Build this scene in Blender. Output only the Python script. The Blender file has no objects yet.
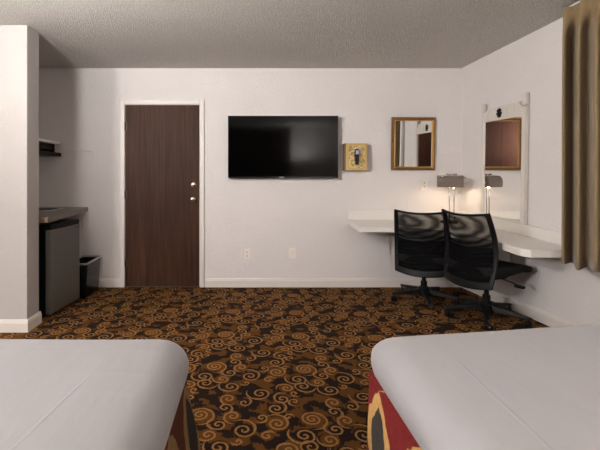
import bpy, bmesh, math, random
from mathutils import Vector, Matrix, noise
random.seed(4)
PI = math.pi
sc = bpy.context.scene
C = sc.collection

# ------------------------------------------------------------------ materials
class NT:
    """small helper around a node tree"""
    def __init__(s, name):
        s.m = bpy.data.materials.new(name); s.m.use_nodes = True
        s.t = s.m.node_tree; s.n = s.t.nodes; s.l = s.t.links
        s.b = s.n['Principled BSDF']; s.out = s.n['Material Output']
    def add(s, typ, **kw):
        n = s.n.new(typ)
        for k, v in kw.items(): setattr(n, k, v)
        return n
    def put(s, sock, v):
        if hasattr(v, 'is_output') or isinstance(v, bpy.types.NodeSocket): s.l.new(v, sock)
        else: sock.default_value = v
    def math(s, op, a, b=None, c=None):
        n = s.add('ShaderNodeMath', operation=op)
        s.put(n.inputs[0], a)
        if b is not None: s.put(n.inputs[1], b)
        if c is not None: s.put(n.inputs[2], c)
        return n.outputs[0]
    def mix(s, f, a, b):
        n = s.add('ShaderNodeMix', data_type='RGBA')
        s.put(n.inputs[0], f); s.put(n.inputs[6], a); s.put(n.inputs[7], b)
        return n.outputs[2]
    def coord(s): return s.add('ShaderNodeTexCoord').outputs['Object']
    def noise(s, vec, scale, detail=2.0, rough=.5):
        n = s.add('ShaderNodeTexNoise'); n.inputs['Scale'].default_value = scale
        n.inputs['Detail'].default_value = detail; n.inputs['Roughness'].default_value = rough
        s.put(n.inputs['Vector'], vec); return n.outputs[0]
    def mapping(s, vec, scale=(1,1,1), rot=(0,0,0), loc=(0,0,0)):
        n = s.add('ShaderNodeMapping'); s.put(n.inputs[0], vec)
        n.inputs['Location'].default_value = loc; n.inputs['Rotation'].default_value = rot; n.inputs['Scale'].default_value = scale
        return n.outputs[0]
    def ramp(s, f, stops):
        n = s.add('ShaderNodeValToRGB'); s.put(n.inputs[0], f)
        e = n.color_ramp.elements
        while len(e) < len(stops): e.new(.5)
        for i, (p, c) in enumerate(stops): e[i].position = p; e[i].color = c
        return n.outputs[0]
    def bump(s, h, strength, dist):
        n = s.add('ShaderNodeBump'); n.inputs['Strength'].default_value = strength; n.inputs['Distance'].default_value = dist
        s.put(n.inputs['Height'], h); s.l.new(n.outputs[0], s.b.inputs['Normal'])
    def smooth(s, x, a, b):
        n = s.add('ShaderNodeMapRange', interpolation_type='SMOOTHSTEP')
        s.put(n.inputs[0], x); n.inputs[1].default_value = a; n.inputs[2].default_value = b
        return n.outputs[0]

def lin(r, g, b):
    f = lambda c: ((c/255+.055)/1.055)**2.4 if c > 10 else c/255/12.92
    return (f(r), f(g), f(b), 1)

def plain(name, col, rough=.5, metal=0, spec=.5, nscale=60, namp=.06, bump=0, bscale=None):
    t = NT(name); co = t.coord()
    n = t.noise(co, nscale, 3)
    d = tuple(max(0, c*(1-namp)) for c in col[:3])+(1,); l = tuple(min(1, c*(1+namp)) for c in col[:3])+(1,)
    t.put(t.b.inputs['Base Color'], t.mix(n, d, l))
    t.b.inputs['Roughness'].default_value = rough; t.b.inputs['Metallic'].default_value = metal
    t.b.inputs['Specular IOR Level'].default_value = spec
    if bump: t.bump(t.noise(co, bscale or nscale, 3), bump, .004)
    return t.m

M = {}
def wall_mat(name, c1, c2):
    t = NT(name); co = t.coord()
    n = t.noise(co, 3, 2); t.put(t.b.inputs['Base Color'], t.mix(n, c1, c2))
    t.b.inputs['Roughness'].default_value = .7; t.b.inputs['Specular IOR Level'].default_value = .25
    h = t.smooth(t.noise(co, 75, 3, .55), .38, .68); t.bump(h, .35, .004); return t.m
M['wall'] = wall_mat('painted_textured_wall', lin(219,214,212), lin(226,221,219)); M['wall2'] = wall_mat('painted_textured_partition_dimmed', lin(180,175,172), lin(187,182,179))  # partition gets the wall paint darkened to offset strong lamp light
def ceil_mat():
    t = NT('popcorn_ceiling'); co = t.coord()
    n = t.noise(co, 105, 3, .6); t.put(t.b.inputs['Base Color'], t.mix(t.smooth(n, .35, .65), lin(205,199,193), lin(252,247,241)))
    t.b.inputs['Roughness'].default_value = .95; t.b.inputs['Specular IOR Level'].default_value = .1
    t.bump(t.smooth(n, .32, .7), .9, .012); return t.m
M['ceil'] = ceil_mat()
M['trim'] = plain('white_trim_paint', lin(222,215,209), .4, nscale=8, namp=.02)
M['whitewood'] = plain('white_laminate', lin(226,222,217), .35, nscale=10, namp=.02)
M['mirrorframe'] = plain('white_painted_wood', lin(212,205,196), .45, nscale=20, namp=.03)

def carpet():
    t = NT('scroll_pattern_carpet'); co = t.coord()
    # a little waviness so that drawn scrolls look tufted
    nz = t.add('ShaderNodeTexNoise'); nz.inputs['Scale'].default_value = 160; nz.inputs['Detail'].default_value = 1
    t.put(nz.inputs['Vector'], co)
    vs = t.add('ShaderNodeVectorMath', operation='MULTIPLY_ADD'); t.l.new(nz.outputs['Color'], vs.inputs[0])
    vs.inputs[1].default_value = (.010,.010,0); t.l.new(co, vs.inputs[2])
    mp = t.mapping(vs.outputs[0], rot=(0,0,.0653), loc=(.3789,-2.0586,0))
    sx = t.add('ShaderNodeSeparateXYZ'); t.l.new(mp, sx.inputs[0])
    U, V = sx.outputs[0], sx.outputs[1]
    LU, LV = .577, .527
    S = CARPET
    line = None; patch = None; dark = None
    for (cu, cv, R, turns, hand, ph, kind) in S:
        du = t.math('WRAP', t.math('SUBTRACT', U, cu), LU/2, -LU/2)
        dv = t.math('WRAP', t.math('SUBTRACT', V, cv), LV/2, -LV/2)
        r = t.math('SQRT', t.math('MULTIPLY_ADD', du, du, t.math('MULTIPLY', dv, dv)))
        th = t.math('ARCTAN2', dv, du)
        a = R/turns; a2 = 3*a
        rin = t.math('MINIMUM', r, R); rex = t.math('MAXIMUM', t.math('SUBTRACT', r, R), 0.0)
        tt = t.math('MULTIPLY_ADD', rin, 1/a, t.math('MULTIPLY', rex, 1/a2))
        tt = t.math('ADD', t.math('MULTIPLY_ADD', th, hand/(2*PI), tt), ph)
        f = t.math('ABSOLUTE', t.math('SUBTRACT', t.math('FRACT', tt), .5))
        pit = t.math('MULTIPLY_ADD', t.math('GREATER_THAN', r, R), a2-a, a)
        dist = t.math('MULTIPLY', f, pit)
        mk = t.math('MULTIPLY', t.smooth(dist, .0072, .0038), t.math('LESS_THAN', r, R*1.55))
        line = mk if line is None else t.math('MAXIMUM', line, mk)
        if kind == 1:
            dd = t.smooth(r, R*1.3, R*1.02)
            patch = dd if patch is None else t.math('MAXIMUM', patch, dd)
        elif kind == 0:
            dd = t.smooth(r, R*1.05, R*.9)
            dark = dd if dark is None else t.math('MAXIMUM', dark, dd)
    # comb-like brown patches between the scrolls
    hat = t.noise(t.mapping(mp, scale=(90,14,1)), 1.0, 1)
    big = t.noise(t.mapping(mp, scale=(1,1.25,1)), 10.5, 1)
    pb = t.smooth(t.math('MULTIPLY_ADD', hat, .22, big), .615, .66)
    patch = t.math('MAXIMUM', patch, pb)
    patch = t.math('MULTIPLY', patch, t.math('SUBTRACT', 1.0, dark))
    tuft = t.noise(co, 420, 2)
    fine = t.noise(co, 60, 2)
    c0 = t.mix(fine, lin(26,18,16), lin(42,30,26))
    c1 = t.mix(tuft, lin(78,49,20), lin(106,70,30))
    c2 = t.mix(tuft, lin(128,90,48), lin(168,124,74))
    col = t.mix(patch, c0, c1)
    col = t.mix(line, col, c2)
    t.put(t.b.inputs['Base Color'], col)
    t.b.inputs['Roughness'].default_value = .95; t.b.inputs['Specular IOR Level'].default_value = .1
    t.bump(t.math('MULTIPLY_ADD', line, .4, tuft), .6, .004)
    return t.m
# (u, v, radius, turns, handedness, phase, kind)  kind 1 brown filled, 0 dark filled
CARPET = [
 (.000,.000,.056,2.2, 1,.10,1),(.551,.316,.050,1.6,-1,.55,0),(.068,.368,.040,1.4, 1,.35,1),(.235,.416,.055,1.7,-1,.80,0),
 (.130,.285,.049,1.6, 1,.15,0),(.128,.158,.041,1.4,-1,.65,1),(.305,.222,.053,1.7, 1,.00,0),(.222,.125,.033,1.2,-1,.30,0),
 (.428,.174,.043,1.5, 1,.50,0),(.394,.080,.047,1.6,-1,.85,0),(.122,.070,.038,1.3, 1,.20,0),(.320,.520,.029,1.2, 1,.40,0),
 (.400,.478,.051,1.8,-1,.70,1),(.350,.380,.029,1.1, 1,.10,1),(.493,.152,.027,1.1,-1,.90,0),(.106,.450,.041,1.4, 1,.45,0),
 (.169,.525,.040,1.4,-1,.60,1),(.455,.009,.022,1.0, 1,.25,2),(.528,.393,.054,1.7, 1,.05,0),(.455,.290,.040,1.4,-1,.35,1),
 (.215,.330,.022,1.0, 1,.75,2),(.500,.235,.024,1.0,-1,.15,2),
]
M['carpet'] = carpet()

def wood(name, c1, c2, c3, along='z', rough=.4):
    t = NT(name); co = t.coord()
    sc_ = {'z': (38,38,1.6), 'y': (38,1.6,38), 'x': (1.6,38,38)}[along]
    v = t.mapping(co, scale=sc_)
    w = t.noise(v, 1.0, 5, .6)
    big = t.noise(t.mapping(co, scale=(6,6,.9)), 1.0, 2)
    f = t.math('MULTIPLY_ADD', big, .4, t.math('MULTIPLY', w, .65))
    t.put(t.b.inputs['Base Color'], t.ramp(f, [(.35, c1), (.52, c2), (.7, c3)]))
    t.b.inputs['Roughness'].default_value = rough; t.b.inputs['Specular IOR Level'].default_value = .12
    return t.m
M['doorwood'] = wood('dark_walnut_door', lin(46,28,20), lin(62,40,29), lin(80,54,39), rough=.5)
M['redwood'] = wood('red_brown_door', lin(28,11,4), lin(38,16,5), lin(48,21,8), rough=.9)
M['darkbox'] = wood('dark_wine_wood', lin(20,13,14), lin(36,24,25), lin(50,34,34), 'y')
def granite():
    t = NT('speckled_brown_countertop'); co = t.coord()
    n = t.noise(co, 120, 4, .8)
    t.put(t.b.inputs['Base Color'], t.ramp(n, [(.35, lin(58,46,40)), (.5, lin(98,82,72)), (.66, lin(150,132,118))]))
    t.b.inputs['Roughness'].default_value = .35; return t.m
M['counter'] = granite()
M['blackplastic'] = plain('black_plastic', lin(11,11,12), .5, spec=.2, nscale=80, namp=.1)
M['blackfabric'] = plain('black_seat_fabric', lin(20,20,21), .9, spec=.2, nscale=400, namp=.25, bump=.3)
M['bezel'] = plain('glossy_black_bezel', lin(12,12,13), .25)
M['screen'] = plain('dark_screen', lin(4,4,4), .08, spec=.14, namp=.01)
M['steel'] = None
def steel():
    t = NT('brushed_steel'); co = t.coord()
    n = t.noise(t.mapping(co, scale=(3,3,260)), 1.0, 2)
    t.put(t.b.inputs['Base Color'], t.mix(n, lin(128,125,121), lin(146,142,138)))
    t.b.inputs['Metallic'].default_value = .75; t.b.inputs['Roughness'].default_value = .42; return t.m
M['steel'] = steel()
M['chrome'] = plain('polished_chrome', lin(200,200,200), .15, 1, namp=.02)
M['silver'] = plain('satin_silver', lin(190,188,184), .3, .9, namp=.03)
M['brass'] = plain('satin_nickel_brass', lin(205,195,170), .25, .95, namp=.04)
M['hinge'] = plain('aged_brass_hinge', lin(70,56,44), .45, .6, namp=.1)
M['gold'] = None
def gold(name, a, b, rough):
    t = NT(name); co = t.coord(); n = t.noise(co, 160, 4, .7)
    t.put(t.b.inputs['Base Color'], t.mix(t.smooth(n, .35, .65), a, b))
    t.b.inputs['Metallic'].default_value = .35; t.b.inputs['Roughness'].default_value = rough
    t.bump(n, .5, .003); return t.m
M['gold'] = gold('antique_gold_frame', lin(78,50,26), lin(150,106,56), .45)
M['goldlip'] = gold('bright_gold_lip', lin(168,128,70), lin(206,166,98), .35)
M['boxside'] = wood('box_side_wood', lin(96,76,60), lin(122,100,80), lin(146,122,98), 'z')
def carved():
    t = NT('carved_pale_gold_panel'); co = t.coord()
    v = t.add('ShaderNodeTexVoronoi', feature='SMOOTH_F1'); v.inputs['Scale'].default_value = 38; t.put(v.inputs['Vector'], co)
    n = t.noise(co, 30, 3)
    f = t.math('MULTIPLY_ADD', n, .6, t.math('MULTIPLY', v.outputs['Distance'], .7))
    t.put(t.b.inputs['Base Color'], t.ramp(f, [(.35, lin(122,94,50)), (.5, lin(196,166,104)), (.75, lin(222,196,138))]))
    t.b.inputs['Roughness'].default_value = .5; t.bump(f, .6, .006); return t.m
M['carved'] = carved()
M['goldface'] = gold('pale_gold_border', lin(190,160,98), lin(214,186,126), .5)
M['blue'] = plain('bluish_display', lin(150,165,205), .3, namp=.15, nscale=300)
M['mirror'] = plain('mirror_glass', (.86,.86,.85,1), .01, 1, namp=.0)
M['taupe'] = plain('taupe_lamp_shade', lin(112,98,86), .5, .2, namp=.05)
M['plate'] = plain('ivory_switch_plate', lin(236,228,220), .4, namp=.02)
M['slot'] = plain('dark_slot', lin(90,80,74), .5)
def bulb():
    t = NT('lamp_tube_glow'); t.b.inputs['Base Color'].default_value = (1,.9,.75,1)
    t.b.inputs['Emission Color'].default_value = (1,.72,.42,1); t.b.inputs['Emission Strength'].default_value = 6; return t.m
M['bulb'] = bulb()
def sheet(name, c1, c2, crease=False):
    t = NT(name); co = t.coord()
    n = t.noise(t.mapping(co, scale=(7,2.2,6)), 1.0, 4, .6)
    n2 = t.noise(co, 500, 1)
    t.put(t.b.inputs['Base Color'], t.mix(n, c1, c2))
    t.b.inputs['Roughness'].default_value = .85; t.b.inputs['Specular IOR Level'].default_value = .15
    t.b.inputs['Sheen Weight'].default_value = .15
    h = t.math('MULTIPLY_ADD', n2, .03, n)
    s = t.add('ShaderNodeSeparateXYZ'); t.l.new(co, s.inputs[0]); x, y = s.outputs[0], s.outputs[1]
    wv = t.math('MULTIPLY', t.noise(t.mapping(co, scale=(1,2,1)), 1.0, 1), .015)
    def fold(pos, slope, wid, amp, y0, y1, h):
        d = t.math('ABSOLUTE', t.math('SUBTRACT', t.math('MULTIPLY_ADD', y, slope, t.math('ADD', x, wv)), pos))
        m = t.math('MULTIPLY', t.smooth(d, wid, 0), t.math('MULTIPLY', t.smooth(y, y0-.15, y0+.15), t.smooth(y, y1+.06, y1-.06)))
        return t.math('MULTIPLY_ADD', m, amp, h)
    if crease:
        h = fold(-.548, -.03, .008, .22, -.9, .8, h)
    else:
        h = fold(.439, -.12, .007, .22, .40, .70, h)
        x, y = y, x
        h = fold(.775, .05, .022, .20, .45, .80, h); h = fold(.71, .12, .03, .16, .35, .80, h); h = fold(.93, .03, .02, .16, .1, .8, h)
    t.bump(h, .4, .012); return t.m
M['sheet'] = sheet('white_bed_sheet_dimmed', lin(136,134,136), lin(146,144,146)); M['sheetcrease'] = sheet('white_bed_sheet_with_crease', lin(152,150,152), lin(160,158,160), True)  # left bed's sheet colour lowered to offset the nearby lamp's strong light
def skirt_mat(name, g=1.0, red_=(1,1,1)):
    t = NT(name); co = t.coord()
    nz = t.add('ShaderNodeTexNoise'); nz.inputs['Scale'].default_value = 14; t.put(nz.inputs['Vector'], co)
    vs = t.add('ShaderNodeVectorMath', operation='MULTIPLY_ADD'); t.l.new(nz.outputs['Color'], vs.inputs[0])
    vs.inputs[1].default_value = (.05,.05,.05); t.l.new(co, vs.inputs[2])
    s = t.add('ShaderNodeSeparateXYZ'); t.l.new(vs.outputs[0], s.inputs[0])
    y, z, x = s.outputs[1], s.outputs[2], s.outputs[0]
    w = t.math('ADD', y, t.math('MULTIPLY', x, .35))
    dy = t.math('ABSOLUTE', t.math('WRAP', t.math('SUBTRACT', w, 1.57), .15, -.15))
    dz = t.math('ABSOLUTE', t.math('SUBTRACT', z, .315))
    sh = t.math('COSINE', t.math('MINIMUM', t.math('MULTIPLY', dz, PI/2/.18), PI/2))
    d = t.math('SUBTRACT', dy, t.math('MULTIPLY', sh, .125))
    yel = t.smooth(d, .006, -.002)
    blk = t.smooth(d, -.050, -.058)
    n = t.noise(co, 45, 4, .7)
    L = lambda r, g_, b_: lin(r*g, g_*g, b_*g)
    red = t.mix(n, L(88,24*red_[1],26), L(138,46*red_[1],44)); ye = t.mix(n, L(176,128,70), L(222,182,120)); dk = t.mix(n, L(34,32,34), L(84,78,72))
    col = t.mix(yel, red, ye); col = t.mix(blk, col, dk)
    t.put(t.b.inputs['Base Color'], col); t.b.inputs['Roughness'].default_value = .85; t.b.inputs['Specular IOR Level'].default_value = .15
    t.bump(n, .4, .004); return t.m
M['skirt'] = skirt_mat('red_medallion_bed_skirt'); M['skirtshaded'] = skirt_mat('shaded_medallion_bed_skirt', .62, (1,1.6,1))  # second fabric is the same skirt with shade put into its colour
def curtain_mat():
    t = NT('olive_brown_curtain'); co = t.coord()
    n = t.noise(t.mapping(co, scale=(1,1,.3)), 260, 3)
    t.put(t.b.inputs['Base Color'], t.mix(n, lin(122,103,74), lin(148,126,94)))
    t.b.inputs['Roughness'].default_value = .9; t.b.inputs['Specular IOR Level'].default_value = .1
    t.b.inputs['Sheen Weight'].default_value = .2; t.bump(n, .3, .002); return t.m
M['curtain'] = curtain_mat()
def mesh_mat(name, base, amp):
    """see-through woven net: share of holes varies where the two layers beat against each other"""
    t = NT(name); co = t.coord()
    w = t.add('ShaderNodeTexWave', wave_type='RINGS', rings_direction='SPHERICAL'); w.inputs['Scale'].default_value = 7; w.inputs['Distortion'].default_value = 2.5
    w.inputs['Detail'].default_value = 1; w.inputs['Detail Scale'].default_value = 1.2
    t.put(w.inputs['Vector'], t.mapping(co, scale=(1,1,1.5), loc=(.05,0,-1.25)))
    al = t.math('MULTIPLY_ADD', w.outputs['Fac'], -amp, base)
    t.b.inputs['Base Color'].default_value = lin(10,10,11); t.b.inputs['Roughness'].default_value = .8; t.b.inputs['Specular IOR Level'].default_value = .06
    t.put(t.b.inputs['Alpha'], al); return t.m
M['netupper'] = mesh_mat('open_black_net', .965, .20)
M['netlower'] = mesh_mat('dense_black_net', 1.0, .03)
def glass():
    t = NT('window_glass'); t.b.inputs['Transmission Weight'].default_value = 1; t.b.inputs['Roughness'].default_value = 0
    t.b.inputs['IOR'].default_value = 1.02; return t.m
M['glass'] = glass()

# ------------------------------------------------------------------ mesh helpers
def box(bm, x0, x1, y0, y1, z0, z1, bev=0, seg=2):
    r = bmesh.ops.create_cube(bm, size=1)
    vs = r['verts']
    for v in vs:
        v.co = Vector(((x0+x1)/2+v.co.x*(x1-x0), (y0+y1)/2+v.co.y*(y1-y0), (z0+z1)/2+v.co.z*(z1-z0)))
    if bev:
        es = list({e for v in vs for e in v.link_edges})
        bmesh.ops.bevel(bm, geom=es, offset=bev, segments=seg, profile=.5, affect='EDGES')
def frame_for(d):
    d = d.normalized(); up = Vector((0,0,1)) if abs(d.z) < .95 else Vector((1,0,0))
    a = d.cross(up).normalized(); return a, a.cross(d).normalized()
def tube(bm, pts, rad, seg=12, cap=True, closed=False):
    pts = [Vector(p) for p in pts]; n = len(pts); rings = []
    rad = rad if isinstance(rad, (list, tuple)) else [rad]*n
    pa = None
    for i, p in enumerate(pts):
        if closed: d = pts[(i+1) % n]-pts[i-1]
        else: d = pts[min(i+1, n-1)]-pts[max(i-1, 0)]
        d.normalize()
        if pa is None: a, b = frame_for(d)
        else:
            a = (pa-d*pa.dot(d)).normalized(); b = d.cross(a) * -1
            b = a.cross(d).normalized()
        pa = a
        rings.append([bm.verts.new(p+(a*math.cos(2*PI*k/seg)+b*math.sin(2*PI*k/seg))*rad[i]) for k in range(seg)])
    m = n if closed else n-1
    for i in range(m):
        q = rings[(i+1) % n]
        for k in range(seg): bm.faces.new((rings[i][k], rings[i][(k+1) % seg], q[(k+1) % seg], q[k]))
    if cap and not closed:
        bm.faces.new(rings[0][::-1]); bm.faces.new(rings[-1])
def lathe(bm, prof, org, axis=(0,0,1), seg=24):
    axis = Vector(axis).normalized(); a, b = frame_for(axis); org = Vector(org)
    rings = [[bm.verts.new(org+axis*h+(a*math.cos(2*PI*k/seg)+b*math.sin(2*PI*k/seg))*max(r, 1e-4)) for k in range(seg)] for r, h in prof]
    for i in range(len(rings)-1):
        for k in range(seg): bm.faces.new((rings[i][k], rings[i][(k+1) % seg], rings[i+1][(k+1) % seg], rings[i+1][k]))
    bm.faces.new(rings[0][::-1]); bm.faces.new(rings[-1])
def prism(bm, poly, vec):
    """planar polygon (3D points) extruded by vec"""
    vec = Vector(vec); a = [bm.verts.new(Vector(p)) for p in poly]; b = [bm.verts.new(Vector(p)+vec) for p in poly]; n = len(a)
    bm.faces.new(a[::-1]); bm.faces.new(b)
    for i in range(n): bm.faces.new((a[i], a[(i+1) % n], b[(i+1) % n], b[i]))
def obj(name, bm, mat, parent=None, smooth=False, sub=0, solid=0, bevel=0, kind=None):
    bmesh.ops.recalc_face_normals(bm, faces=bm.faces)
    me = bpy.data.meshes.new(name); bm.to_mesh(me); bm.free()
    for p in me.polygons: p.use_smooth = bool(smooth)
    o = bpy.data.objects.new(name, me); C.objects.link(o)
    me.materials.append(mat)
    if solid: md = o.modifiers.new('s', 'SOLIDIFY'); md.thickness = solid; md.offset = 0
    if bevel: md = o.modifiers.new('b', 'BEVEL'); md.width = bevel; md.segments = 2; md.limit_method = 'ANGLE'
    if sub: md = o.modifiers.new('u', 'SUBSURF'); md.levels = sub; md.render_levels = sub
    if smooth == 'auto':
        me.set_sharp_from_angle(angle=math.radians(35))
    if parent: o.parent = parent
    if kind: o['kind'] = kind
    return o
def tag(o, label, cat, group=None):
    o['label'] = label; o['category'] = cat
    if group: o['group'] = group
    return o
def thing(name, label, cat, loc=(0,0,0), rotz=0, group=None):
    o = bpy.data.objects.new(name, None); C.objects.link(o); o.empty_display_size = .1
    o.location = loc; o.rotation_euler = (0,0,rotz); return tag(o, label, cat, group)
def struct(name, bm, mat, parent=None, **k):
    o = obj(name, bm, mat, parent, **k)
    if parent is None: o['kind'] = 'structure'
    return o
def BM(): return bmesh.new()
def bxo(name, mat, parent, *a, bev=0, smooth=False, **k):
    b = BM(); box(b, *a, bev=bev); return obj(name, b, mat, parent, smooth=smooth, **k)
def sst(x): x = max(0, min(1, x)); return x*x*(3-2*x)

# ------------------------------------------------------------------ room
YB, XR, H = 4.457, 2.379, 2.437      # rear face of the room seen by the camera, right wall, ceiling
XL, YF = -2.9, -1.1
XA = -2.42                           # left wall of the kitchenette alcove
PX, PY0, PY1 = -1.754, 3.175, 3.36   # stub wall
def fz(x, y):                        # floor bent upward near the desk to fit the view's lines
    g = sst((x-.9)/.85); d = min(YB-y, YB-3.0)
    return .043*max(0, d)*g*sst((y-1.6)/.8)
b = BM(); nx, ny = 54, 54
vv = [[b.verts.new((XL-.1+(XR+.2-XL)*i/nx, YF-.1+(YB+.2-YF)*j/ny, 0)) for j in range(ny+1)] for i in range(nx+1)]
for r in vv:
    for v in r: v.co.z = fz(v.co.x, v.co.y)
for i in range(nx):
    for j in range(ny): b.faces.new((vv[i][j], vv[i+1][j], vv[i+1][j+1], vv[i][j+1]))
struct('floor', b, M['carpet'], smooth=True)
b = BM(); box(b, XL-.1, XR+.1, YF-.1, YB+.1, H, H+.1); struct('ceiling', b, M['ceil'])
b = BM(); box(b, XA-.1, XR+.1, YB, YB+.1, -.05, H); struct('wall_back', b, M['wall'])
# right wall with the window opening behind the curtain
WY0, WY1, WZ0, WZ1 = .75, 2.55, .95, 2.2
b = BM()
box(b, XR, XR+.12, WY1, YB, -.05, H); box(b, XR, XR+.12, YF-.1, WY0, -.05, H)
box(b, XR, XR+.12, WY0, WY1, -.05, WZ0); box(b, XR, XR+.12, WY0, WY1, WZ1, H)
struct('wall_right', b, M['wall'])
b = BM(); box(b, XL-.1, XL, YF-.1, PY1, -.05, H); struct('wall_left', b, M['wall'])
b = BM(); box(b, XL, XR, YF-.1, YF, -.05, H); struct('wall_front', b, M['wall'])
b = BM(); box(b, XL, PX, PY0, PY1, -.05, H, bev=.006); struct('wall_partition', b, M['wall2'])
b = BM(); box(b, XA-.1, XA, PY1, YB, -.05, H); struct('wall_alcove', b, M['wall'])

def baseboard(name, pts, side):
    """pts: run of (x, y); side: unit normal into the room per segment"""
    b = BM()
    for (p, q), n in zip(zip(pts[:-1], pts[1:]), side):
        p = Vector((*p,0)); q = Vector((*q,0)); n = Vector((*n,0)); N = 14
        prof = [(0,-.02),(.014,-.02),(.014,.072),(.011,.080),(.0095,.088),(.004,.0985),(0,.1)]
        rows = []
        for i in range(N+1):
            c = p.lerp(q, i/N); h = fz(c.x, c.y)
            rows.append([b.verts.new(c+n*o_+Vector((0,0,h+z_))) for o_, z_ in prof])
        for i in range(N):
            for k in range(len(prof)-1): b.faces.new((rows[i][k], rows[i][k+1], rows[i+1][k+1], rows[i+1][k]))
        b.faces.new(rows[0]); b.faces.new(rows[-1][::-1])
    return struct(name, b, M['trim'])
baseboard('baseboard_back', [(-.478,YB),(XR,YB)], [(0,-1)])
baseboard('baseboard_back.001', [(XA,YB),(-1.40,YB)], [(0,-1)])
baseboard('baseboard_right', [(XR,YB-.014),(XR,1.7)], [(-1,0)])
baseboard('baseboard_partition', [(XL,PY0),(PX+.014,PY0)], [(0,-1)])
baseboard('baseboard_partition.001', [(PX,PY0),(PX,PY1+.014)], [(1,0)])

# door and casing
dx0, dx1, dz1 = -1.365, -.543, 2.026
b = BM(); box(b, dx0, dx1, YB-.012, YB+.02, .012, dz1, bev=.002)
d1 = struct('door_1', b, M['doorwood'])
for nm, z, hub in (('deadbolt', 1.142, True), ('door_knob', .983, False)):
    b = BM()
    if hub: lathe(b, [(.033,0),(.033,.006),(.029,.012),(.022,.018),(.012,.020),(.0,.021)], (-.606, YB-.012, z), (0,-1,0))
    else: lathe(b, [(.033,0),(.032,.006),(.016,.012),(.013,.028),(.024,.040),(.029,.052),(.026,.064),(.012,.071),(.0,.072)], (-.610, YB-.012, z), (0,-1,0))
    obj(nm, b, M['brass'], d1, smooth=True)
for z in (1.79, 1.03, .27):
    b = BM(); tube(b, [(dx0+.002, YB-.018, z-.045), (dx0+.002, YB-.018, z+.045)], .007, 10); box(b, dx0, dx0+.022, YB-.016, YB-.011, z-.045, z+.045)
    obj('hinge', b, M['hinge'], d1)
b = BM()
cw = .05
def casing(b, x0, x1, z0, z1):
    box(b, x0, x1, YB-.020, YB, z0, z1, bev=.004)
casing(b, dx0-.006-cw, dx0-.006, 0, dz1+.006+cw); casing(b, dx1+.006, dx1+.006+cw, 0, dz1+.006+cw)
casing(b, dx0-.006, dx1+.006, dz1+.006, dz1+.006+cw)
struct('trim_1', b, M['trim'])
b = BM(); box(b, dx0-.006, dx1+.006, YB-.02, YB-.004, 0, .012, bev=.003); struct('trim_2', b, M['hinge'])
# door of red-brown wood on the wall behind the viewpoint, met only in the mirrors
for k, (xa, xb) in enumerate(((-2.75,-1.805),(-1.80,-.85),(-.845,.10),(.105,1.05))):
    b = BM(); box(b, xa, xb, YF, YF+.04, .01, 2.43, bev=.004); d2 = struct('door_%d' % (k+2), b, M['redwood'])
    b = BM(); lathe(b, [(.03,0),(.03,.006),(.014,.012),(.012,.03),(.026,.045),(.026,.06),(0,.07)], (xb-.06 if k % 2 == 0 else xa+.06, YF+.04, 1.0), (0,1,0)); obj('door_knob', b, M['brass'], d2, smooth=True)
b = BM(); box(b, 1.05, 1.13, YF, YF+.025, 0, 2.43, bev=.004); struct('trim_3', b, M['trim'])

# window behind the curtain
b = BM(); t_ = .07
box(b, XR-.03, XR+.1, WY1-.02, WY1+t_, WZ0-t_, WZ1+t_, bev=.004); box(b, XR-.03, XR+.1, WY0-t_, WY0+.02, WZ0-t_, WZ1+t_, bev=.004)
box(b, XR-.03, XR+.1, WY0, WY1, WZ1-.02, WZ1+t_, bev=.004); box(b, XR-.05, XR+.1, WY0, WY1, WZ0-t_, WZ0+.02, bev=.004)
box(b, XR+.04, XR+.08, (WY0+WY1)/2-.03, (WY0+WY1)/2+.03, WZ0, WZ1)
w1 = struct('window_1', b, M['trim'])
bxo('window_pane', M['glass'], w1, XR+.055, XR+.06, WY0, WY1, WZ0, WZ1)
b = BM()
box(b, XR-.045, XR, 2.87, 2.92, .88, 2.25, bev=.006); box(b, XR-.06, XR, 2.86, 2.93, 2.06, 2.25, bev=.006)
struct('trim_4', b, M['whitewood'])

# ------------------------------------------------------------------ kitchenette alcove
CF = -1.71
t = thing('kitchenette_counter', 'speckled brown countertop in the alcove above the small steel refrigerator', 'countertop', (-2.05, 3.95, .84))
def to(t): return Matrix.Translation(-Vector(t.location))
def P(name, b, mat, t, **k):
    """part whose mesh is written in room coordinates, re-expressed about its thing"""
    m = Matrix.Rotation(-t.rotation_euler.z, 4, 'Z') @ Matrix.Translation(-t.location)
    bmesh.ops.transform(b, matrix=m, verts=b.verts); return obj(name, b, mat, t, **k)
def PB(name, mat, t, *a, bev=0, smooth=False, **k):
    b = BM(); box(b, *a, bev=bev); return P(name, b, mat, t, smooth=smooth, **k)
b = BM()
poly = [(XA, PY1+.005, 0), (CF+.03, PY1+.005, 0), (CF-.07, YB-.002, 0), (XA, YB-.002, 0)]
prism(b, [(x, y, .842) for x, y, _ in poly], (0,0,.05)); P('worktop', b, M['counter'], t, bevel=.006)
PB('wall_cleat', M['trim'], t, -2.3, CF-.085, YB-.035, YB-.002, .79, .841, bev=.003)
PB('bracket', M['trim'], t, -1.845, -1.82, YB-.02, YB-.002, .68, .79, bev=.002)
s = thing('sink', 'small dark sink with silver rim set in the alcove countertop', 'sink', (-2.1, 4.1, .89))
b = BM()
def rrect(cx, cy, w, h, r, n=6):
    out = []
    for qx, qy, a0 in ((1,1,0),(-1,1,90),(-1,-1,180),(1,-1,270)):
        for i in range(n+1):
            a = math.radians(a0+90*i/n); out.append((cx+qx*(w/2-r)+r*math.cos(a), cy+qy*(h/2-r)+r*math.sin(a)))
    return out
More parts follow.
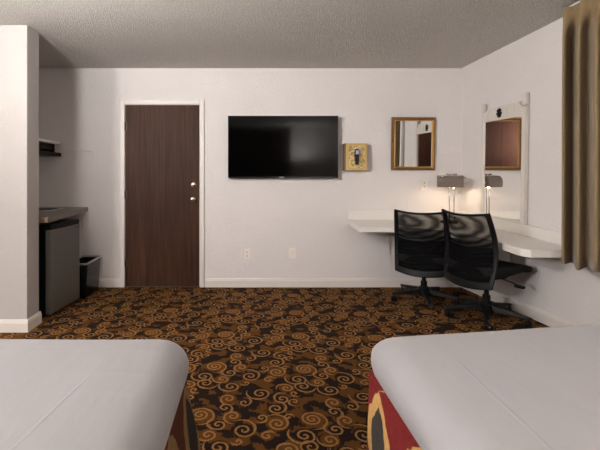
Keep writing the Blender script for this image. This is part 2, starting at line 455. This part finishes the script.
def loft(b, loops, cap0=False, cap1=False):
    R = [[b.verts.new(p) for p in L] for L in loops]; n = len(R[0])
    for i in range(len(R)-1):
        for k in range(n): b.faces.new((R[i][k], R[i][(k+1) % n], R[i+1][(k+1) % n], R[i+1][k]))
    if cap0: b.faces.new(R[0][::-1])
    if cap1: b.faces.new(R[-1])
z3 = lambda L, z: [(x, y, z) for x, y in L]
loft(b, [z3(rrect(-2.12,4.1,.37,.36,.08),.8925), z3(rrect(-2.12,4.1,.36,.35,.08),.900), z3(rrect(-2.12,4.1,.32,.31,.07),.900), z3(rrect(-2.12,4.1,.31,.30,.07),.894)], cap0=True)
P('rim', b, M['silver'], s, smooth='auto')
b = BM(); loft(b, [z3(rrect(-2.12,4.1,.31,.30,.07),.8945), z3(rrect(-2.12,4.1,.2,.2,.06),.8935)], cap1=True)
P('basin', b, M['blackplastic'], s)

t = thing('mini_fridge', 'small refrigerator with brushed steel door standing under the alcove countertop', 'refrigerator', (-1.925, 3.725, 0), math.radians(-6))
def fb(name, mat, x0, x1, y0, y1, z0, z1, bev=.004):
    b = BM(); box(b, x0, x1, y0, y1, z0, z1, bev=bev); return obj(name, b, mat, t)
fb('cabinet_body', M['blackplastic'], -.22, .18, -.235, .235, .025, .812)
fd = fb('door', M['steel'], .195, .245, -.24, .24, .035, .765, .006)
fb('door_cap', M['blackplastic'], .19, .243, -.24, .24, .767, .815, .008).parent = fd
b = BM(); tube(b, [(.2475, .17, .742), (.2475, .225, .742)], .003, 8); o = obj('emblem', b, M['blackplastic'], fd)
for sx in (-.17, .15):
    for sy in (-.19, .19):
        b = BM(); lathe(b, [(.018,0),(.018,.012),(.012,.028)], (sx, sy, 0)); obj('foot', b, M['blackplastic'], t)

t = thing('wastebasket', 'black rectangular wastebasket with silver rim between the refrigerator and the door', 'wastebasket', (-1.725, 4.21, 0))
b = BM()
loft(b, [z3(rrect(0,0,.17,.37,.02),.003), z3(rrect(0,0,.22,.41,.025),.35), z3(rrect(0,0,.21,.40,.022),.35), z3(rrect(0,0,.16,.36,.018),.012)], cap0=True, cap1=True)
obj('bin_body', b, M['bezel'], t, smooth='auto')
b = BM()
loft(b, [z3(rrect(0,0,.222,.412,.026),.343), z3(rrect(0,0,.23,.42,.03),.347), z3(rrect(0,0,.23,.42,.03),.360), z3(rrect(0,0,.205,.395,.022),.362), z3(rrect(0,0,.203,.393,.022),.343)])
obj('rim', b, M['silver'], t, smooth='auto')

t = thing('wall_shelf', 'white shelf board high on the alcove wall', 'shelf', (-2.25, 3.9, 1.6))
PB('shelf_board', M['whitewood'], t, XA, -2.085, PY1+.01, YB-.002, 1.587, 1.615, bev=.003)
PB('shelf_cleat', M['trim'], t, XA+.001, -2.15, YB-.022, YB-.002, 1.50, 1.586, bev=.002)
t = thing('wall_ledger', 'white painted ledger strip on the wall between the shelf and the door', 'ledger board', (-1.9, YB, 1.55))
PB('ledger_strip', M['wall'], t, -2.083, -1.735, YB-.02, YB-.001, 1.512, 1.605, bev=.002)
PB('end_cap', M['trim'], t, -1.735, -1.722, YB-.021, YB-.001, 1.507, 1.607, bev=.002)
t = thing('rack', 'dark wine coloured wooden rack hanging under the white alcove shelf', 'rack', (-2.25, 3.95, 1.45))
PB('bottom_board', M['darkbox'], t, XA+.002, -2.065, 3.5, YB-.03, 1.452, 1.492, bev=.003)
PB('middle_board', M['darkbox'], t, XA+.002, -2.14, 3.5, YB-.03, 1.522, 1.572, bev=.003)
PB('back_board', M['darkbox'], t, XA+.002, XA+.03, 3.5, YB-.03, 1.492, 1.586)
PB('side_panel', M['darkbox'], t, XA+.03, -2.14, YB-.055, YB-.032, 1.492, 1.586)
PB('side_panel', M['darkbox'], t, XA+.03, -2.14, 3.5, 3.52, 1.492, 1.586)

# ------------------------------------------------------------------ back wall fixtures
t = thing('television', 'large black flat-screen television mounted on the wall', 'television', (.384, YB, 1.555))
tx0, tx1, tz0, tz1, ty = -.219, .986, 1.213, 1.895, 4.375
b = BM(); box(b, tx0, tx1, ty+.001, ty+.028, tz0, tz1, bev=.004); box(b, tx0+.2, tx1-.2, ty+.028, ty+.05, tz0+.05, tz1-.25, bev=.01); P('cabinet', b, M['bezel'], t)
b = BM()
for a in ((tx0,tx1,tz1-.01,tz1),(tx0,tx1,tz0,tz0+.018),(tx0,tx0+.009,tz0,tz1),(tx1-.009,tx1,tz0,tz1)): box(b, a[0],a[1],ty-.004,ty+.002,a[2],a[3])
P('bezel', b, M['bezel'], t)
PB('screen', M['screen'], t, tx0+.009, tx1-.009, ty-.001, ty+.002, tz0+.018, tz1-.01)
PB('nameplate', M['silver'], t, .342, .392, ty-.006, ty-.003, tz0+.005, tz0+.0135)
PB('wall_mount', M['blackplastic'], t, .2, .56, ty+.05, YB-.001, 1.4, 1.7)

t = thing('wall_phone_box', 'shallow wooden box with pale gold carved front on the wall beside the television', 'wall box', (1.175, YB, 1.445))
by = 4.352
PB('box_body', M['boxside'], t, 1.052, 1.296, by+.008, YB-.001, 1.297, 1.593, bev=.003)
b = BM()
for a in ((1.066,1.296,1.566,1.592),(1.066,1.296,1.298,1.325),(1.066,1.096,1.325,1.566),(1.27,1.296,1.325,1.566)): box(b, a[0],a[1],by,by+.012,a[2],a[3],bev=.003)
P('border', b, M['goldface'], t)
pn = PB('carved_panel', M['carved'], t, 1.094, 1.272, by+.003, by+.012, 1.323, 1.568)
for (cx, cz, R_) in ((1.12,1.525,.022),(1.135,1.48,.018),(1.245,1.52,.022),(1.235,1.46,.016),(1.24,1.39,.016),(1.13,1.40,.016),(1.14,1.35,.012),(1.235,1.345,.014)):
    b = BM(); tube(b, [(cx+R_*math.cos(q*.5)*(1-q/18), by+.001, cz+R_*math.sin(q*.5)*(1-q/18)) for q in range(15)], .0035, 6)
    o = P('ornament', b, M['boxside'], t, smooth=True); o.parent = pn; o.location = -pn.location
b = BM()
loft(b, [[(x, by-.022, z) for x, z in rrect(1.182,1.46,.045,.14,.014)], [(x, by-.026, z) for x, z in rrect(1.182,1.46,.04,.135,.012)]], cap1=True)
loft(b, [[(x, by+.005, z) for x, z in rrect(1.182,1.46,.047,.142,.014)], [(x, by-.022, z) for x, z in rrect(1.182,1.46,.045,.14,.014)]])
box(b, 1.163, 1.203, by-.018, by+.006, 1.36, 1.40, bev=.005)
P('handset', b, M['bezel'], t)
PB('display', M['blue'], t, 1.165, 1.199, by-.029, by-.024, 1.472, 1.518, bev=.002)

def wallplate(name, label, cat, x, z, kind):
    t = thing(name, label, cat, (x, YB, z))
    b = BM(); box(b, -.039, .039, -.010, 0, -.06, .06, bev=.004); obj('plate', b, M['plate'], t)
    if kind == 'outlet':
        for dz in (-.021, .021):
            b = BM(); lathe(b, [(.0165,0),(.0165,.0025),(.014,.003)], (0,-.010,dz), (0,-1,0), 16); r = obj('receptacle', b, M['plate'], t)
            b = BM()
            for dx in (-.006,.006): box(b, dx-.0022, dx+.0022, -.0145, -.0125, dz-.001, dz+.009)
            lathe(b, [(.004,0),(.004,.0015)], (0,-.0130,dz-.008), (0,-1,0), 10); obj('slots', b, M['slot'], r)
    elif kind == 'blank':
        b = BM(); box(b, -.025, .025, -.015, -.009, -.045, .045, bev=.003); obj('cover', b, M['plate'], t)
    return t
wallplate('wall_outlet', 'ivory electrical outlet low on the wall beneath the television, nearest the door', 'outlet', -.011, .369, 'outlet')
wallplate('blank_wall_plate', 'blank white wall plate low under the middle of the television', 'wall plate', .496, .377, 'blank')
wallplate('wall_outlet', 'ivory electrical outlet on the wall below the gold framed mirror', 'outlet', 1.961, 1.142, 'outlet')

t = thing('wall_mirror', 'rectangular mirror in antique gold frame on the back wall above the desk', 'mirror', (1.832, YB-.012, 1.594))
hw, hh, fw = .2425, .293, .042
b = BM()
def frame_loops(b, w, h, prof):
    loops = []
    for o_, y_ in prof: loops.append([(-w+o_, y_, -h+o_), (w-o_, y_, -h+o_), (w-o_, y_, h-o_), (-w+o_, y_, h-o_)])
    loft(b, loops)
frame_loops(b, hw, hh, [(0,0),(0,-.02),(.006,-.028),(.018,-.030),(.028,-.022),(.030,-.02)]); obj('frame', b, M['gold'], t)
b = BM(); frame_loops(b, hw, hh, [(.0295,-.021),(.033,-.024),(.040,-.016),(.042,-.010)]); obj('gold_lip', b, M['goldlip'], t)
b = BM(); box(b, -hw+.04, hw-.04, -.012, -.008, -hh+.04, hh-.04); obj('mirror_glass', b, M['mirror'], t)
t.rotation_euler = (math.radians(1.5), 0, math.radians(1.0))

# ------------------------------------------------------------------ desk
TILT = .025
def dz(y): return .75-TILT*(YB-y)
t = thing('corner_desk', 'white wall-mounted corner desk top with low backsplash along both walls', 'desk', (1.9, 4.0, .7))
front = [(1.114,YB-.002),(1.097,3.944)]
pts = [(1.097,3.944),(1.40,3.93),(1.62,3.87),(1.78,3.74),(1.91,3.50),(1.965,3.24),(1.974,2.90)]
# Catmull-Rom through the front edge
def crom(p, n=5):
    out = []
    for i in range(len(p)-1):
        a, b_, c, d = p[max(i-1,0)], p[i], p[i+1], p[min(i+2,len(p)-1)]
        for k in range(n):
            s_ = k/n
            out.append(tuple(.5*((2*b_[j])+(-a[j]+c[j])*s_+(2*a[j]-5*b_[j]+4*c[j]-d[j])*s_**2+(-a[j]+3*b_[j]-3*c[j]+d[j])*s_**3) for j in range(2)))
    out.append(p[-1]); return out
edge = [(1.114,YB-.002)]+crom(pts)+[(2.012,2.845),(XR-.002,2.845),(XR-.002,YB-.002)]
b = BM()
top = [b.verts.new((x, y, dz(y))) for x, y in edge]; bot = [b.verts.new((x, y, dz(y)-.055)) for x, y in edge]
b.faces.new(top); b.faces.new(bot[::-1])
for i in range(len(edge)):
    j = (i+1) % len(edge); b.faces.new((top[i], bot[i], bot[j], top[j]))
P('desktop', b, M['whitewood'], t, bevel=.004)
b = BM()
def strip(b, p, q, n, th, h):
    p = Vector((*p,0)); q = Vector((*q,0)); n = Vector((*n,0))*th
    vs = []
    for c in (p, q):
        z = dz(c.y)
        for o_ in (Vector(), n):
            vs.append([b.verts.new(c+o_+Vector((0,0,z+.0005))), b.verts.new(c+o_+Vector((0,0,z+h)))])
    a0, a1, c0, c1 = vs
    for f in ((a0[0],a0[1],c0[1],c0[0]), (a1[0],c1[0],c1[1],a1[1]), (a0[1],a1[1],c1[1],c0[1]), (a0[0],c0[0],c1[0],a1[0]), (a0[0],a1[0],a1[1],a0[1]), (c0[0],c0[1],c1[1],c1[0])): b.faces.new(f)
strip(b, (1.114,YB-.002), (XR-.002,YB-.002), (0,-1), .02, .097)
strip(b, (XR-.002,YB-.022), (XR-.002,2.845), (-1,0), .02, .097)
P('backsplash', b, M['whitewood'], t, bevel=.003)
for x in (1.56,):
    b = BM(); box(b, x-.018, x+.018, YB-.02, YB-.002, .375, dz(YB)-.056, bev=.003); prism(b, [(x-.012,YB-.02,.69),(x-.012,4.0,.675),(x-.012,4.0,.655),(x-.012,YB-.02,.62)], (.024,0,0)); P('bracket', b, M['trim'], t)
b = BM(); y_ = 3.62; zt = dz(y_)-.058
box(b, XR-.02, XR-.002, y_-.018, y_+.018, .36, zt, bev=.003); prism(b, [(XR-.02,y_-.012,zt-.002),(2.05,y_-.012,zt-.002),(2.05,y_-.012,zt-.02),(XR-.02,y_-.012,zt-.07)], (0,.024,0)); P('bracket', b, M['trim'], t)

# dresser mirror standing on the backsplash of the right wall; local: x runs along the wall toward the viewer, y out of the wall
t = thing('dresser_mirror', 'tall white framed mirror with carved crest leaning on the right-hand wall above the desk', 'mirror', (XR-.016, 3.70, .833))
t.rotation_euler = (math.radians(1.35), 0, math.radians(1.55))
def MB_(name, mat, y0, y1, z0, z1, x0, x1, parent=None, bev=.003):
    b = BM(); box(b, x0, x1, y0, y1, z0, z1, bev=bev); return obj(name, b, mat, parent or t)
# y: + is toward the back wall, - toward the viewer; x: negative comes out of the wall
MB_('post', M['mirrorframe'], -.305, -.262, 0, 1.0, -.034, 0)
MB_('post', M['mirrorframe'], .276, .305, 0, 1.0, -.034, 0)
for y0, y1, z0, z1 in ((-.309,-.262,1.012,1.115),(.272,.309,1.012,1.11)):
    b = BM(); box(b, -.036, 0, y0, y1, z0, z1, bev=.008); obj('finial', b, M['mirrorframe'], t)
MB_('bottom_rail', M['mirrorframe'], -.262, .276, 0, .022, -.028, 0)
b = BM()
prof = [(.276,.925),(.276,1.01),(.22,1.04),(.0,1.05),(-.18,1.052),(-.20,1.057),(-.222,1.052),(-.228,1.03),(-.245,1.012),(-.262,1.008),(-.262,.925)]
prism(b, [(-.030, y, z) for y, z in prof], (.030,0,0)); rail = obj('crest_rail', b, M['mirrorframe'], t)
for y0, y1 in ((.08,.21),(-.17,-.06)):
    b = BM()
    for a in ((y0,y1,.955,.961),(y0,y1,1.015,1.021),(y0,y0+.007,.955,1.021),(y1-.007,y1,.955,1.021)): box(b, -.033, -.029, a[0],a[1],a[2],a[3])
    obj('panel_moulding', b, M['mirrorframe'], rail)
b = BM()
for (dy, dz_, r_) in ((0,0,.024),(.018,.022,.014),(-.018,.024,.013),(.025,-.006,.013),(-.024,-.004,.014),(.012,-.026,.013),(-.014,-.026,.014),(0,.036,.011),(0,-.036,.010)):
    bmesh.ops.create_uvsphere(b, u_segments=12, v_segments=8, radius=r_, matrix=Matrix.Translation((-.034, .035+dy, .988+dz_)) @ Matrix.Diagonal((.5,1,1,1)))
obj('rosette', b, M['blackplastic'], t, smooth=True)
b = BM(); vs = [b.verts.new(p) for p in ((-.020,-.264,.020),(-.020,.278,.020),(-.020,.278,.93),(-.020,-.264,.93))]; b.faces.new(vs)
obj('mirror_glass', b, M['mirror'], t)

# ------------------------------------------------------------------ desk lamp
lx, ly = 2.13, 4.20; lz = dz(ly)
t = thing('desk_lamp', 'metal desk lamp with taupe half-round shade standing in the desk corner', 'lamp', (lx, ly, lz+.005), math.radians(-25))
b = BM(); lathe(b, [(.085,0),(.085,.010),(.075,.018),(.02,.022),(0,.022)], (-.02,0,0)); obj('base', b, M['hinge'], t, smooth='auto')
b = BM()
for x in (-.015, .03): tube(b, [(x,.0,.02),(x,.0,.505)], .005, 10)
tube(b, [(-.035,0,.505),(.05,0,.505)], .005, 10); 
for x in (-.035,.05): tube(b, [(x,-.012,.507),(x,.012,.507)], .009, 10)
obj('stem', b, M['chrome'], t, smooth=True)
b = BM(); lathe(b, [(.004,-.03),(.010,-.015),(.010,.015),(.004,.03)], (.03,0,.06), (1,0,0)); obj('switch', b, M['chrome'], t, smooth=True)
b = BM()
N = 14; sec = [(-.072,.372),(-.076,.43),(-.066,.468),(-.035,.49),(.0,.494),(.035,.49),(.066,.468),(.076,.43),(.072,.372)]
L0 = [(-.13, y, z) for y, z in sec]; L1 = [(.115, y, z) for y, z in sec]
va = [b.verts.new(p) for p in L0]; vb = [b.verts.new(p) for p in L1]
for i in range(len(sec)-1): b.faces.new((va[i], va[i+1], vb[i+1], vb[i]))
b.faces.new(va); b.faces.new(vb[::-1])
sh = obj('lamp_shade', b, M['taupe'], t, solid=.003)
b = BM(); tube(b, [(.117,-.05,.472),(.145,-.045,.462),(.148,-.05,.44),(.13,-.055,.41),(.117,-.055,.405)], .004, 8); tube(b, [(-.132,-.05,.472),(-.11,-.06,.487),(.11,-.06,.487),(.13,-.05,.472)], .003, 8); obj('shade_bail', b, M['chrome'], sh, smooth=True)
b = BM(); tube(b, [(-.09,0,.435),(.08,0,.435)], .012, 12); obj('light_tube', b, M['bulb'], t, smooth=True)

# ------------------------------------------------------------------ office chairs (local: faces +y)
def back_pt(u, v):
    """u -1..1 across, v 0..1 up"""
    hwid = .205+.03*math.sin(PI*min(1, v*.62+.18))-.0*v
    zz = .318+.565*v+.022*u*u*v-.028*(1-u*u)*(1-v)
    yy = -.265+.065*math.sin(PI*(v*.95+.02))**1.2-.03*v+.045*u*u
    return Vector((hwid*u, yy, zz))
def back_part(pred, nu=28, nv=40):
    b = BM(); V = {}
    def g(i, j):
        if (i, j) not in V: V[(i, j)] = b.verts.new(back_pt(2*i/nu-1, j/nv))
        return V[(i, j)]
    for i in range(nu):
        for j in range(nv):
            if pred(2*(i+.5)/nu-1, (j+.5)/nv): b.faces.new((g(i,j), g(i+1,j), g(i+1,j+1), g(i,j+1)))
    return b
def office_chair(label, loc, face, base_rot, tilt=(0,0)):
    t = thing('office_chair', label, 'office chair', loc)
    t.rotation_euler = (tilt[0], tilt[1], -face)
    fr = lambda u, v: abs(u) > .86 or v > .965 or v < .10
    obj('back_frame', back_part(fr), M['blackplastic'], t, smooth=True, solid=.022, bevel=.004)
    obj('backrest', back_part(lambda u, v: not fr(u, v) and v >= .55), M['netupper'], t, smooth=True)
    obj('lumbar_panel', back_part(lambda u, v: not fr(u, v) and v < .55), M['netlower'], t, smooth=True, solid=.006)
    # seat cushion with waterfall front
    b = BM(); N = 18; rows = []
    for j in range(N+1):
        q = j/N; y = -.22+.48*q
        hw_ = .235*(1-.10*max(0,(q-.75)/.25)**2)*(1-.08*max(0,(.2-q)/.2)**2)
        for_ = .03*max(0,(q-.7)/.3)**2
        ring = []
        th = .105-.065*q if q > .1 else .09
        for k in range(24):
            a = 2*PI*k/24; cx, cz = math.cos(a), math.sin(a)
            sx_ = math.copysign(abs(cx)**.45, cx); sz_ = math.copysign(abs(cz)**.6, cz)
            e = 1.0 if 0 < j < N else .9
            z_ = .455-for_ + (.012*(abs(sx_)**3))
            ring.append(b.verts.new((hw_*sx_*e, y, z_+(.022*sz_ if sz_ > 0 else th*sz_)*(1 if 0 < j < N else .55))))
        rows.append(ring)
    for j in range(N):
        for k in range(24): b.faces.new((rows[j][k], rows[j][(k+1) % 24], rows[j+1][(k+1) % 24], rows[j+1][k]))
    b.faces.new(rows[0][::-1]); b.faces.new(rows[-1])
    obj('seat', b, M['blackfabric'], t, smooth=True)
    b = BM(); box(b, -.10, .10, -.13, .12, .345, .392, bev=.012)
    obj('seat_mechanism', b, M['blackplastic'], t)
    b = BM(); tube(b, [(-.06,-.205,.41),(-.06,-.19,.372),(-.05,-.12,.365),(.05,-.12,.365),(.06,-.19,.372),(.06,-.205,.41)], .014, 10)
    obj('back_support', b, M['blackplastic'], t, smooth=True)
    b = BM(); tube(b, [(.09,.0,.37),(.24,-.02,.362),(.27,-.025,.355)], .006, 8); box(b, .262, .335, -.045, -.01, .335, .358, bev=.009)
    obj('height_lever', b, M['blackplastic'], t)
    b = BM(); tube(b, [(0,0,.08),(0,0,.20)], .030, 16); tube(b, [(0,0,.20),(0,0,.35)], .019, 16); lathe(b, [(.05,.06),(.055,.075),(.055,.125),(.036,.15)], (0,0,0))
    obj('gas_column', b, M['blackplastic'], t, smooth='auto')
    R = .295
    for k in range(5):
        a = base_rot+face+2*PI*k/5           # base_rot is in room directions
        c, s_ = math.cos(a), math.sin(a)
        b = BM(); loops = []
        for q, w_, zb, zt_ in ((.03,.034,.075,.128),(.12,.030,.078,.118),(.22,.024,.078,.102),(.30,.018,.074,.090),(.318,.010,.076,.086)):
            loops.append([(c*q-s_*x, s_*q+c*x, z) for x, z in ((-w_,zb),(w_,zb),(w_*.75,zt_),(-w_*.75,zt_))])
        loft(b, loops, True, True); leg = obj('leg', b, M['blackplastic'], t, bevel=.004)
        b = BM(); cx, cy = c*R, s_*R
        tube(b, [(cx,cy,.045),(cx,cy,.085)], .008, 8)
        ca = a+1.1+k*.9
        ox, oy = math.cos(ca)*.014, math.sin(ca)*.014; ax = Vector((-math.sin(ca), math.cos(ca), 0))
        for sgn in (-1, 1):
            lathe(b, [(.018,0),(.0255,.003),(.0265,.010),(.0255,.016),(.018,.019)], (cx+ox+ax.x*sgn*.004-(ax.x*.019 if sgn<0 else 0), cy+oy+ax.y*sgn*.004-(ax.y*.019 if sgn<0 else 0), .0265), ax, 18)
        box(b, cx-.013, cx+.013, cy-.013, cy+.013, .047, .058, bev=.004)
        obj('caster', b, M['blackplastic'], leg, smooth='auto')
    return t
office_chair('black mesh office chair facing the back wall, standing nearer the door', (1.715, 3.90, fz(1.71,3.90)-.008), math.radians(32), math.radians(255))
office_chair('black mesh office chair turned toward the right wall, nearer the window curtain', (1.985, 3.33, fz(1.95,3.33)), math.radians(69), math.radians(240))

# ------------------------------------------------------------------ curtain
t = thing('window_curtain', 'olive brown pleated curtain hanging from the ceiling beside the desk', 'curtain', (2.2, 1.7, 2.38))
b = BM(); path = []
path += [(2.365, 2.83), (2.33, 2.825), (2.29, 2.815), (2.25, 2.80)]
n = 420
for i in range(n+1):
    y = 2.785-2.25*i/n
    path.append((y,))
ZT, ZB_ = 2.385, .635; NZ = 40
def cpt(y0, z):
    k = max(0, min(1, (z-2.17)/.2)); pinch = k*k*(3-2*k)
    s_ = 2.595-y0
    ph = s_/.142+(.10*math.sin(s_*9+.2)+.06*noise.noise(Vector((y0*4, z*.7, 2.0))))*(1-pinch)
    c = math.cos(2*PI*ph)
    A = .120*(1-.15*math.sin(s_*13)); sharp = max(0, c)**5
    d = A*(.5-.5*c)
    x = 2.138+(1-pinch)*d+pinch*(.055-.045*sharp)
    return x, y0+1.05*d*(1-pinch)*min(1, (2.80-y0)/.1)
rows = []
for j in range(NZ+1):
    z = ZB_+(ZT-ZB_)*(j/NZ)**.8
    r = []
    for p in path:
        if len(p) == 2: r.append(b.verts.new((p[0], p[1]-.01*(z/2.4), z)))
        else:
            x, y = cpt(p[0], z)
            r.append(b.verts.new((x, y-.012*(z/2.4), z+(.010*math.sin(p[0]*21) if j == 0 else 0))))
    rows.append(r)
for j in range(NZ):
    for i in range(len(path)-1): b.faces.new((rows[j][i], rows[j][i+1], rows[j+1][i+1], rows[j+1][i]))
P('cloth', b, M['curtain'], t, smooth=True, solid=.003)
t = thing('curtain_rail', 'white curtain rail under the ceiling above the olive curtain', 'curtain rail', (2.25, 1.7, 2.4))
b = BM(); box(b, 2.235, 2.262, .45, 2.82, 2.388, 2.42, bev=.003); box(b, 2.235, XR-.001, 2.80, 2.822, 2.388, 2.42, bev=.003); P('rail', b, M['trim'], t)

# ------------------------------------------------------------------ beds
def slab_loops(x0, x1, y0, y1, rc, prof, n=10):
    out = []
    for ins, z in prof:
        w, h = x1-x0-2*ins, y1-y0-2*ins
        out.append([(x, y, z) for x, y in rrect((x0+x1)/2, (y0+y1)/2, w, h, max(.012, rc-ins*.6), n)])
    return out
def bed(label, x0, x1, y0, y1, sheet_z, top, warp, ridge_x, flare, mat_bulge=0):
    t = thing('bed', label, 'bed', ((x0+x1)/2, (y0+y1)/2, 0))
    # box base with fabric skirt
    b = BM()
    loft(b, slab_loops(x0-.002, x1+.002, y0, y1-.006, .05, [(-flare, .012), (-flare*.5,.22), (0,.43), (.0,.47), (.02,.475)]), True, True)
    P('bed_skirt', b, M['skirt'] if ridge_x else M['skirtshaded'], t, smooth='auto')
    b = BM(); h = top-sheet_z
    zs = sheet_z+.42*h; rin, rz = .105, top-zs
    prof = [(.022, sheet_z-.012), (.010, sheet_z)]+[(.010-(.010+mat_bulge)*math.sin(PI/2*q/4), sheet_z+.42*h*q/4) for q in range(1, 5)]
    prof += [(-mat_bulge+rin*(1-math.cos(PI/2*q/9)), zs+rz*math.sin(PI/2*q/9)) for q in range(1, 9)]
    prof += [(-mat_bulge+rin, top+.001)]
    ins = .13
    while ins < (x1-x0)/2-.03: prof.append((ins, top+.003)); ins += .035
    loft(b, slab_loops(x0, x1, y0, y1, .085, prof, 12), True, True)
    bmesh.ops.subdivide_edges(b, edges=[e for e in b.edges if e.calc_length() > .12], cuts=8, use_grid_fill=True)
    for v in b.verts:
        x, y, z = v.co
        k = sst((z-sheet_z)/(h*.9))
        v.co.z += k*(.004*noise.noise(Vector((x*3.1, y*2.3, 1.7)))+.006*noise.noise(Vector((x*1.2, y*1.1, 5.1))))
        f = sst((y-(y1-.6))/.6); u = (x-x0)/(x1-x0)
        v.co.y += warp[0]*max(0,u)*f; v.co.z += warp[1]*u*k*f
        if z < sheet_z+h*.6:
            v.co.x += .008*noise.noise(Vector((y*5, z*6, x))) ; v.co.y += .006*noise.noise(Vector((x*5, z*6, 3)))
    P('mattress', b, M['sheetcrease'] if ridge_x else M['sheet'], t, smooth=True)
    return t
bed('white sheeted bed with a red and gold patterned skirt, on the curtain side', .468, 1.99, -.55, 1.59, .485, .618, (.20,.022), .685, .012, .004)
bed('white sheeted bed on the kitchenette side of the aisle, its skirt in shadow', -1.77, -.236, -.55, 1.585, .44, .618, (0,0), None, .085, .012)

# ------------------------------------------------------------------ light
def area(name, loc, target, size, power, col, shape='DISK', spread=None):
    l = bpy.data.lights.new(name, 'AREA'); l.shape = shape; l.size = size; l.energy = power; l.color = col
    if spread: l.spread = spread
    o = bpy.data.objects.new(name, l); C.objects.link(o); o.location = loc
    o.rotation_euler = (Vector(target)-Vector(loc)).to_track_quat('-Z', 'Y').to_euler(); return o
def point(name, loc, rad, power, col):
    l = bpy.data.lights.new(name, 'POINT'); l.shadow_soft_size = rad; l.energy = power; l.color = col
    o = bpy.data.objects.new(name, l); C.objects.link(o); o.location = loc; return o
point('room_lamp', (-1.76, 1.9, 2.28), .14, 8, (1,.975,.95))
point('bedside_lamp', (-2.6, -.6, 1.8), .17, 262, (1,.975,.95))
area('ceiling_fill', (-1.5, 1.15, 2.0), (-.9, 1.8, 3.0), .35, 84, (1,.97,.94))  # added fill light out of view, brightens the ceiling
area('ceiling_bounce_fill', (1.3, -.6, 1.6), (1.3, -.7, 2.6), .5, 85, (1,.975,.95))  # added unseen fill, bounced off the ceiling to even out the room
point('desk_lamp_light', (lx, ly, lz+.40), .03, 3.0, (1,.76,.50))
w = bpy.data.worlds.new('outside'); sc.world = w; w.use_nodes = True
w.node_tree.nodes['Background'].inputs[0].default_value = (.75,.85,1,1); w.node_tree.nodes['Background'].inputs[1].default_value = 1.2

# ------------------------------------------------------------------ camera
cam = bpy.data.cameras.new('camera'); co_ = bpy.data.objects.new('camera', cam); C.objects.link(co_)
co_.location = (0,0,1.237); co_.rotation_euler = (PI/2,0,0)
cam.sensor_width = 36; cam.lens = 24; cam.shift_x = (300-248)/600; cam.shift_y = (176-225)/600
cam.clip_start = .02
sc.camera = co_
sc.view_settings.view_transform = 'Standard'; sc.view_settings.look = 'None'; sc.view_settings.exposure = 0; sc.view_settings.gamma = 1
